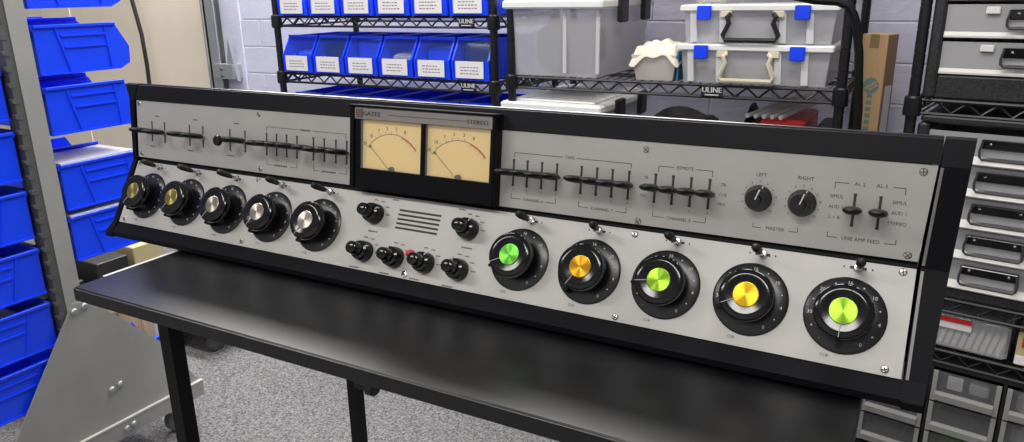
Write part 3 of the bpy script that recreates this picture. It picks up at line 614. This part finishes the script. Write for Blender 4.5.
def hopper(x, y, z, label, k, group):
    mw = TR(x, y, z+ZO); o = bpy.data.objects.new('hopper_bin', None); link(o, None, mw); tag(o, label, 'bin', group)
    inst('tub', hm[0], o, mw); inst('window', hm[1], o, mw); lb = inst('label_card', hm[2], o, mw); inst('label_print', inks[k % 4], lb, mw)
    MB(mw).bev(-hw/2+.012, hw/2-.012, 0.05, 0.20, 0.0045, 0.07+0.02*(k % 3), 0.01).build('contents', fill[k % 6], o)
for k in range(6):
    x = -0.668+k*0.1425
    pos = ordn[k]+(' of six' if k in (0, 5) else ' of six from the left')
    hopper(x, 1.112, S0+0.0055, 'blue hopper bin with clear window, middle shelf, '+pos, k, 'hopper bins on the middle shelf')
    hopper(x, 1.112, S1+0.0055, 'blue hopper bin cut by the frame top, upper shelf, '+pos, k+3, 'hopper bins on the upper shelf')
    hopper(x, 1.118, SM1+0.0055, 'blue hopper bin peeking above the console visor, '+pos, k+1, 'hopper bins on the lower shelf')

R2 = wire_rack('wire_rack', 'black wire shelving holding clear totes and latch cases', I4, 0.196, 1.100, 1.10, 1.54, 1.05, (0.62, 0.181, -0.02), ((0.792, 0.181),))
# clear totes
def tote(x0, x1, y0, y1, z0, h, label, cat='tote'):
    o = thing('storage_tote', label, cat, ((x0+x1)/2, (y0+y1)/2, z0+ZO))
    t = 0.003; ins = 0.016
    def ring(a, z): return [(x0+a, y0+a, z), (x1-a, y0+a, z), (x1-a, y1-a, z), (x0+a, y1-a, z)]
    vs = ring(ins, z0)+ring(0.004, z0+h)+ring(0.004+t, z0+h)+ring(ins+t, z0+t)
    fs = [(3, 2, 1, 0), (12, 13, 14, 15)]
    for i in range(4):
        j = (i+1) % 4; fs += [(i, j, 4+j, 4+i), (4+i, 4+j, 8+j, 8+i), (8+i, 8+j, 12+j, 12+i)]
    MB(Tz).add(vs, fs).build('tub', 'frost', o)
    for a in (0.02, 0.62, 0.965): MB(Tz).box(x0+(x1-x0)*a-0.005, x0+(x1-x0)*a+0.005, y0-0.002+0.006, y0+0.010, z0+0.012, z0+h-0.004).build('front_rib', 'frostr', o)
    MB(Tz).bev(x0-0.012, x1+0.010, y0-0.012, y1+0.010, z0+h-0.004, z0+h+0.020, 0.005).build('lid', 'lid', o)
    MB(Tz).bev(x0+0.02, x1-0.02, y0+0.02, y1-0.02, z0+h+0.0195, z0+h+0.028, 0.004).build('lid_top', 'lid', o)
    for y in (y0+0.10, y1-0.12): MB(Tz).bev(x1+0.008, x1+0.024, y, y+0.055, z0+h-0.045, z0+h+0.026, 0.004).build('latch', 'blkm', o)
    return o
tote(0.190, 0.480, 1.09, 1.50, 0.1865, 0.192, 'large clear tote with white lid and black latches on the upper shelf')
tote(0.178, 0.478, 1.09, 1.50, -0.0145, 0.105, 'low clear tote with white lid below the large tote, behind the console')
b = MB(Tz).bev(0.235, 0.40, 1.16, 1.36, 0.1905, 0.335, 0.03).build('cable_bundle', 'moulded'); tag(b, 'dark cables bundled inside the large clear tote', 'cables')
b = MB(Tz).bev(0.215, 0.42, 1.13, 1.36, -0.0105, 0.06, 0.02).build('cable_bundle', 'blkm'); tag(b, 'black cables inside the low clear tote', 'cables')
for x0, x1, l in ((0.23, 0.62, 'unseen brown carton added above the large tote to shade the wall'), (0.66, 1.06, 'unseen brown carton added above the latch cases to shade the wall')):  # out-of-view cartons added to darken the block wall behind
    b = MB(Tz).bev(x0, x1, 1.13, 1.50, 0.626, 0.86, 0.003).build('carton', 'card'); tag(b, l, 'box')
# basket with cloth
bk = thing('basket', 'off white canvas basket with cream cloth heaped on top', 'basket', (0.63, 1.17, 0.184+ZO))
bx = MB(TR(0.630, 1.165, ZO+0.1865)); vs = []; fs = []
for z, a, b_ in ((0, 0.050, 0.055), (0.05, 0.060, 0.066), (0.068, 0.062, 0.068)):
    vs += [(-a, -b_, z), (a, -b_, z), (a, b_, z), (-a, b_, z)]
fs = [(3, 2, 1, 0), (8, 9, 10, 11)]
for k in range(2):
    for i in range(4): j_ = (i+1) % 4; fs.append((k*4+i, k*4+j_, k*4+4+j_, k*4+4+i))
bx.add(vs, fs).build('basket_body', 'basket', bk)
cl = MB(TR(0.630, 1.165, ZO+0.1865)); N = 18; vs = []; fs = []
for i in range(N+1):
    for j_ in range(N+1):
        a = -1+2*i/N; c_ = -1+2*j_/N; e = max(abs(a), abs(c_))
        z = 0.072+0.028*(1-e**3)+0.007*sin(7*a+2*c_)*cos(5*c_-1) - (0.026*max(0, (e-0.8)/0.2))*(0.6+0.5*sin(3*a+c_*2))
        vs.append((a*0.067, c_*0.073, z))
for i in range(N):
    for j_ in range(N): p = i*(N+1)+j_; fs.append((p, p+N+1, p+N+2, p+1))
k0 = len(vs); vs += [(x, y, z-0.002) for x, y, z in vs]; fs += [tuple(k0+q for q in reversed(f)) for f in fs]
cl.add(vs, fs).build('cloth', 'cloth', bk, True)
b = MB(Tz @ TR(0.6925, 1.12, 0.1865) @ RY(rad(1))).box(-0.002, 0.002, -0.01, 0.17, 0, 0.078).build('card_folder', 'teal'); tag(b, 'teal card standing between the cloth basket and the latch case', 'folder')
# latch cases
def case(x0, x1, y0, y1, z0, h, label, hm_, junk):
    o = thing('latch_case', label, 'case', ((x0+x1)/2, (y0+y1)/2, z0+ZO)); t = 0.003; a_ = 0.010
    def ring(a, z): return [(x0+a, y0+a, z), (x1-a, y0+a, z), (x1-a, y1-a, z), (x0+a, y1-a, z)]
    vs = ring(a_, z0)+ring(0.003, z0+h-.014)+ring(0.003+t, z0+h-.014)+ring(a_+t, z0+t)
    fs = [(3, 2, 1, 0), (12, 13, 14, 15)]
    for i in range(4): j = (i+1) % 4; fs += [(i, j, 4+j, 4+i), (4+i, 4+j, 8+j, 8+i), (8+i, 8+j, 12+j, 12+i)]
    MB(Tz).add(vs, fs).build('tub', 'frost', o)
    MB(Tz).bev(x0-0.006, x1+0.004, y0-0.006, y1+0.004, z0+h-0.016, z0+h, 0.003).build('lid', 'lid', o)
    L_ = x1-x0
    for f_ in (0.07, 0.27, 0.66, 0.83): MB(Tz).prism_x([(y0-0.001, z0+.004), (y0-0.001, z0+h-.016), (y0+0.006, z0+h-.016), (y0+0.012, z0+.004)], [x0+L_*f_-.006+.004, x0+L_*f_-.006, x0+L_*f_-.006, x0+L_*f_-.002], [x0+L_*f_+.014, x0+L_*f_+.010, x0+L_*f_+.010, x0+L_*f_+.014]).build('front_rib', 'ribw', o)
    for f_ in (0.155, 0.79): MB(Tz).bev(x0+L_*f_-.018, x0+L_*f_+.018, y0-0.014, y0-0.004, z0+h-.036, z0+h-.002, 0.002).build('latch', 'blue', o)
    hx0, hx1 = x0+L_*.30, x0+L_*.64
    MB(Tz).tube([(hx0+.012, y0-.004, z0+h-.022), (hx0+.004, y0-.010, z0+h-.030), (hx0+.010, y0-.010, z0+h-.045), (hx0-.004, y0-.010, z0+.022), (hx0+.002, y0-.010, z0+.010), (hx1-.002, y0-.010, z0+.010), (hx1+.004, y0-.010, z0+.022), (hx1-.010, y0-.010, z0+h-.045), (hx1-.004, y0-.010, z0+h-.030), (hx1-.012, y0-.004, z0+h-.022)], 0.0062, 8).build('handle', hm_, o, True)
    for x in (hx0, hx1): MB(Tz).bev(x-.014, x+.014, y0-.006, y0+.004, z0+h-.032, z0+h-.014, .002).build('hinge_block', 'cream', o)
    rr = random.Random(junk)
    for k in range(7):
        x = x0+.04+rr.random()*(L_-.1); MB(Tz).bev(x, x+rr.uniform(.012, .03), y0+.05, y0+.08, z0+t+.0005, z0+t+rr.uniform(.01, .03), .003).build('small_part', ('moulded', 'white', 'slotdark')[k % 3], o)
    return o
case(0.702, 1.072, 1.095, 1.40, 0.1865, 0.099, 'clear latch case with cream handle on the wire shelf, lower of two', 'cream', 1)
case(0.704, 1.076, 1.097, 1.40, 0.2865, 0.096, 'clear latch case with black handle, upper of two', 'blkm', 2)
b = MB(Tz).bev(0.725, 0.80, 1.14, 1.34, 0.3835, 0.47, 0.006).build('clear_jar', 'frost'); tag(b, 'frosted container standing on the upper latch case at its left', 'container')
# lower shelf of the second rack
def lump(name, m, label, cat, cx, cy, z0, sx, sy, sz, seed):
    rr = random.Random(seed); mb = MB(TR(cx, cy, z0+ZO)); N = 12; vs = []; fs = []
    for i in range(N+1):
        for j in range(N+1):
            a = -1+2*i/N; c = -1+2*j/N; e = max(abs(a), abs(c))
            h = (1-e**4)*(0.65+0.35*sin(3*a+seed)*cos(2.4*c+seed*2)) + (0.05*rr.random() if e < .95 else 0)
            vs.append((a*sx, c*sy, max(0.0, h)*sz))
    for i in range(N):
        for j in range(N): p = i*(N+1)+j; fs.append((p, p+N+1, p+N+2, p+1))
    k0 = len(vs); vs += [(x, y, 0) for x, y, z in vs]; fs += [tuple(k0+q for q in reversed(f)) for f in list(fs)]
    return tag(mb.add(vs, fs).build(name, m, None, True), label, cat)
lump('black_bag', 'blkm', 'black bag lying on the lower shelf beside the low tote', 'bag', 0.66, 1.28, -0.0145, 0.15, 0.13, 0.125, 2)
lump('cable_coil', 'frame', 'dark heap of cables behind the middle of the console', 'cables', 0.86, 1.36, -0.0145, 0.04, 0.10, 0.12, 3)
rc = MB(Tz).bev(0.905, 1.02, 1.16, 1.40, -0.0145, 0.092, 0.006).build('red_case', 'red'); tag(rc, 'red case on the lower shelf under the latch cases', 'case')
tn = ['leftmost of five clear tubes leaning across the red case', 'clear tube second from the left across the red case', 'middle one of five clear tubes across the red case', 'clear tube second from the right across the red case', 'rightmost of five clear tubes leaning across the red case']
for i in range(5):
    t = MB(Tz).tube([(0.875+i*.021, 1.145, 0.1005), (0.985+i*.019, 1.46, 0.1305)], 0.006, 8).build('clear_tube', 'frostr', None, True)
    tag(t, tn[i], 'tube', 'clear tubes across the red case')
bb = MB(Tz).bev(1.045, 1.085, 1.15, 1.30, -0.0145, 0.085, 0.006).build('black_box', 'blkm'); tag(bb, 'small black box beside the red case', 'box')
# black bent tube frame in front of the rack
ts = thing('boom_stand', 'tall black bent pole standing between wire shelving and cardboard carton', 'stand', (1.163, 0.97, 0))
pts = [(0.80, 0.97, 0.455), (0.93, 0.97, 0.415), (1.039, 0.97, 0.393), (1.085, 0.97, 0.390), (1.108, 0.97, 0.381), (1.121, 0.97, 0.362), (1.128, 0.97, 0.342), (1.140, 0.97, 0.283), (1.152, 0.97, 0.157), (1.158, 0.97, 0.0), (1.163, 0.97, -0.4), (1.163, 0.97, -0.728)]
MB(Tz).tube(pts, [0.008, 0.0085, 0.0095]+[0.0095]*9, 10).build('pole', 'frame', ts, True)
MB(TR(1.163, 0.97, 0)).lathe([(0.055, 0), (0.055, 0.010), (0.05, 0.016), (0.02, 0.022), (0.014, 0.05)], 28).build('base', 'frame', ts, True)
# cardboard carton
cb = thing('cardboard_carton', 'tall narrow cardboard carton with round teal logo leaning by the block wall', 'carton', (1.16, 1.43, 0))
Tcb = TR(1.141, 1.405, 0) @ RZ(rad(-20))
MB(Tcb).bev(-0.034, 0.034, 0, 0.065, 0.0, ZO+0.298, 0.002).build('carton_body', 'card', cb)
MB(Tcb).box(0.0335, 0.0348, 0.002, 0.063, 0.004, ZO+0.294).build('carton_side_shade', 'cardd', cb)  # darker copy of the cardboard, shade put into the side's colour
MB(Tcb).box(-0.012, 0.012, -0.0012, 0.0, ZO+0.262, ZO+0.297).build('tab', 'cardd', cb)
MB(Tcb @ TR(0.004, -0.0006, ZO+0.162) @ RX(PI/2)).lathe([(0.021, 0), (0.021, 0.0006)], 28).build('round_logo', 'tealink', cb)
MB(Tcb @ TR(0.004, -0.0013, ZO+0.162) @ RX(PI/2) @ RZ(rad(35))).box(-0.018, 0.018, -0.002, 0.003, 0, 0.0005).box(-0.012, 0.016, -0.010, -0.006, 0, 0.0005).build('logo_stroke', 'card', cb)
mb = MB(Tcb @ TR(0.002, -0.0006, ZO+0.075))
for i in range(7): mb.box(-0.006, 0.008, 0, 0.0005, -0.055+i*0.018, -0.044+i*0.018)
mb.build('printed_word', 'tealink', cb)
MB(Tcb).box(0.0349, 0.0354, 0.015, 0.055, ZO+0.03, ZO+0.16).build('shipping_label', 'paper', cb)

# ------------------------------------------------------------------ right hand shelving (turned ten degrees)
FR = TR(1.253, 1.05, 0) @ RZ(rad(-10))
FZ = FR @ Tz
R3 = wire_rack('wire_rack', 'black wire shelving at the right edge holding drawer units', FR, 0.004, 0.91, 0.0, 0.42, 1.0, (0.176, -0.278, -0.408), (), ZO-0.443)
def drawer_unit(label, u0_, u1_, z0, rows, pitch, dh, first, lipped, hx, lab2):
    o = bpy.data.objects.new('drawer_unit', None); link(o, None, FZ @ TR((u0_+u1_)/2, 0.2, z0)); tag(o, label, 'drawer unit')
    top = first+rows*pitch
    MB(FZ).bev(u0_-0.022, u0_+0.002, -0.008, 0.36, z0, top+0.012, 0.005).build('side_frame', 'moulded', o); MB(FZ).bev(u1_, u1_+0.018, -0.004, 0.36, z0, top+0.012, 0.005).build('side_frame', 'moulded', o)
    MB(FZ).bev(u0_, u1_, -0.004, 0.36, z0, first-0.003, 0.004).build('base_frame', 'moulded', o)
    MB(FZ).bev(u0_-0.018, u1_+0.018, -0.006, 0.36, top+0.012, top+0.030, 0.005).build('top_frame', 'moulded', o)
    MB(FZ).box(u0_, u1_, 0.352, 0.358, first, top+0.012).build('back_panel', 'blkm', o)
    for k in range(rows):
        z = first+k*pitch
        if k: MB(FZ).box(u0_, u1_, 0.006, 0.35, z-0.0035, z-0.0012).build('runner', 'blkm', o)
        d = MB(FZ).box(u0_+.003, u1_-.003, 0.0, 0.0035, z, z+dh).box(u0_+.003, u0_+.006, 0.0035, 0.33, z, z+dh).box(u1_-.006, u1_-.003, 0.0035, 0.33, z, z+dh).box(u0_+.006, u1_-.006, .327, .33, z, z+dh).build('drawer', 'drawer', o)
        MB(FZ).box(u0_+.006, u1_-.006, 0.0035, 0.327, z, z+0.003).build('drawer_floor', 'drawer', d)
        if lipped: MB(FZ).prism_x([(-0.010, z), (-0.012, z+.003), (0.0, z+.018), (0.0, z)], u0_+.003, u1_-.003).build('drawer_lip', 'drawerlip', d)
        else:
            MB(FZ).prism_x([(-0.004, z), (-0.004, z+.004), (0.0, z+.012), (0.0, z)], u0_+.003, u1_-.003).build('drawer_lip', 'drawerlip', d)
            MB(FZ).box(u0_+.02, u1_-.02, 0.02, 0.30, z+.0035, z+.008).build('paper_stack', 'paper', d)
            for u in (u0_+.075, u1_-.095): MB(FZ).bev(u, u+.026, -0.005, 0.0, z+dh-.020, z+dh-.004, .002).build('clip_tab', 'white', d)
        h0, h1 = hx
        h = MB(FZ).bev(h0, h1, -0.016, -0.003 if lipped else 0.0, z+dh-.030, z+dh-.010, .002).build('handle', 'blk', d)
        pz0, pz1 = z+dh-.052, z+dh-.012
        if not lipped: pz0 = z+dh-.048
        MB(FZ).tube([(h0+.004, -0.018, pz1), (h0, -0.020, (pz0+pz1)/2), (h0+.001, -0.022, pz0+.006), (h0+.006, -0.022, pz0), (h1-.006, -0.022, pz0), (h1-.001, -0.022, pz0+.006), (h1, -0.020, (pz0+pz1)/2), (h1-.004, -0.018, pz1)], 0.0028, 7).build('pull_bar', 'handlebar', h, True)
        MB(FZ).box(h0+.006, h1-.006, -0.012, -0.010, pz0+.004, z+dh-.030).build('handle_window', 'drawer', h)
        for u in (h0+.018, h1-.018): MB(FZ @ TR(u, -0.016, z+dh-.018) @ RX(PI/2)).lathe([(0.0032, 0), (0.0026, 0.0015), (0, 0.002)], 10, cap=False).build('rivet', 'chrome', h, True)
    return o
drawer_unit('black framed unit of clear drawers with white clips on the upper shelf', 0.043, 0.405, 0.1815, 4, 0.077, 0.068, 0.236, False, (0.160, 0.288), '')
drawer_unit('black framed unit of five grey drawers with black handles, right edge', 0.043, 0.375, -0.2725, 5, 0.072, 0.0685, -0.245, True, (0.150, 0.262), '')
# packs on the low tray
pk = thing('card_pack', 'clear plastic pack of pale cards with red header on the low shelf', 'pack', tuple((FR @ Vector((0.19, 0.07, ZO-0.403)))))
MB(FZ).bev(0.108, 0.266, 0.010, 0.15, -0.403, -0.318, 0.006).build('bag', 'bag', pk)
for i in range(9): MB(FZ @ TR(0.122+i*0.0148, 0.03, -0.400) @ RY(rad(12))).box(0, 0.009, 0, 0.09, 0, 0.045).build('card', 'cards', pk)
MB(FZ).box(0.110, 0.190, 0.006, 0.0095, -0.350, -0.322).build('header_card', 'white', pk); MB(FZ).box(0.110, 0.190, 0.0045, 0.0058, -0.334, -0.322).build('header_band', 'red', pk)
yb = thing('spice_carton', 'pale yellow carton with red label at the right frame edge', 'carton', tuple(FR @ Vector((0.33, 0.07, ZO-0.403))))
MB(FZ).bev(0.280, 0.40, 0.006, 0.15, -0.403, -0.325, 0.003).build('carton_body', 'yellowbox', yb); MB(FZ).box(0.290, 0.39, 0.003, 0.0058, -0.355, -0.330).build('label', 'red', yb); MB(FZ).box(0.281, 0.399, 0.003, 0.0058, -0.398, -0.378).build('band', 'paper', yb)
# small parts cabinet
pcab = bpy.data.objects.new('parts_cabinet', None); link(pcab, None, FZ @ TR(0.3, 0.15, -ZO)); tag(pcab, 'dark cabinet of grey framed clear parts drawers, bottom right', 'parts cabinet')
cu = [-0.022, 0.128, 0.278, 0.428, 0.578]; zr = [-0.538, -0.621, -0.704]
MB(FZ).box(-0.024, 0.730, 0.30, 0.306, -0.738, -0.452).build('back_panel', 'blkm', pcab)
MB(FZ).box(-0.032, 0.738, 0.0, 0.45, -0.452, -0.443).build('top_board', 'blkm', pcab); MB(FZ).box(-0.032, 0.738, 0.0, 0.306, -0.740, -0.712).build('base_board', 'blkm', pcab)
for u in cu+[0.728]: MB(FZ).box(u-0.005, u+0.001, 0.0, 0.30, -0.712, -0.452).build('divider', 'blkm', pcab)
stuff_ = ['moulded', 'lime_bag', 'paper', 'slotdark', 'cards', 'partsgrey', 'navy', 'paper']
for ci, u in enumerate(cu):
    for ri, z in enumerate(zr):
        a, b_ = u+0.003, u+0.142; zt = z+0.078
        if ri < 2: MB(FZ).box(u+.001, u+.145, 0.002, 0.30, z-0.0045, z-0.002).build('shelf_board', 'blkm', pcab)
        d = MB(FZ).box(a, a+.010, -0.006, 0.0, z, zt).box(b_-.010, b_, -0.006, 0.0, z, zt).prism_x([(-0.014, z+.006), (-0.016, z+.022), (0, z+.026), (0, z+.004)], a+.010, b_-.010).build('drawer', 'partsgrey', pcab)
        MB(FZ).box(a+.010, b_-.010, -0.003, -0.001, z+.026, zt).build('drawer_window', 'partsclear', d)
        MB(FZ).box(a+.006, b_-.006, 0.002, 0.28, z, z+.003).build('drawer_tray', 'slotdark', d)
        m = stuff_[(ci*3+ri*5+1) % 8]
        if (ci, ri) == (1, 2): m = 'lime_bag'
        if (ci, ri) == (1, 0): m = 'partsclear'
        if (ci, ri) == (1, 1): m = 'moulded'
        lm = MB(FZ).bev(a+.02, b_-.03, 0.02, 0.10, z+.0035, z+.062, .012).build('parts_bag', m, d)
        if (ci, ri) == (1, 0): MB(FZ).box(a+.030, a+.062, 0.006, 0.0075, z+.034, z+.068).build('parts_label', 'paper', d); MB(FZ).bev(a+.075, a+.115, 0.01, 0.03, z+.03, z+.06, .004).build('parts_bag', 'frostr', d)
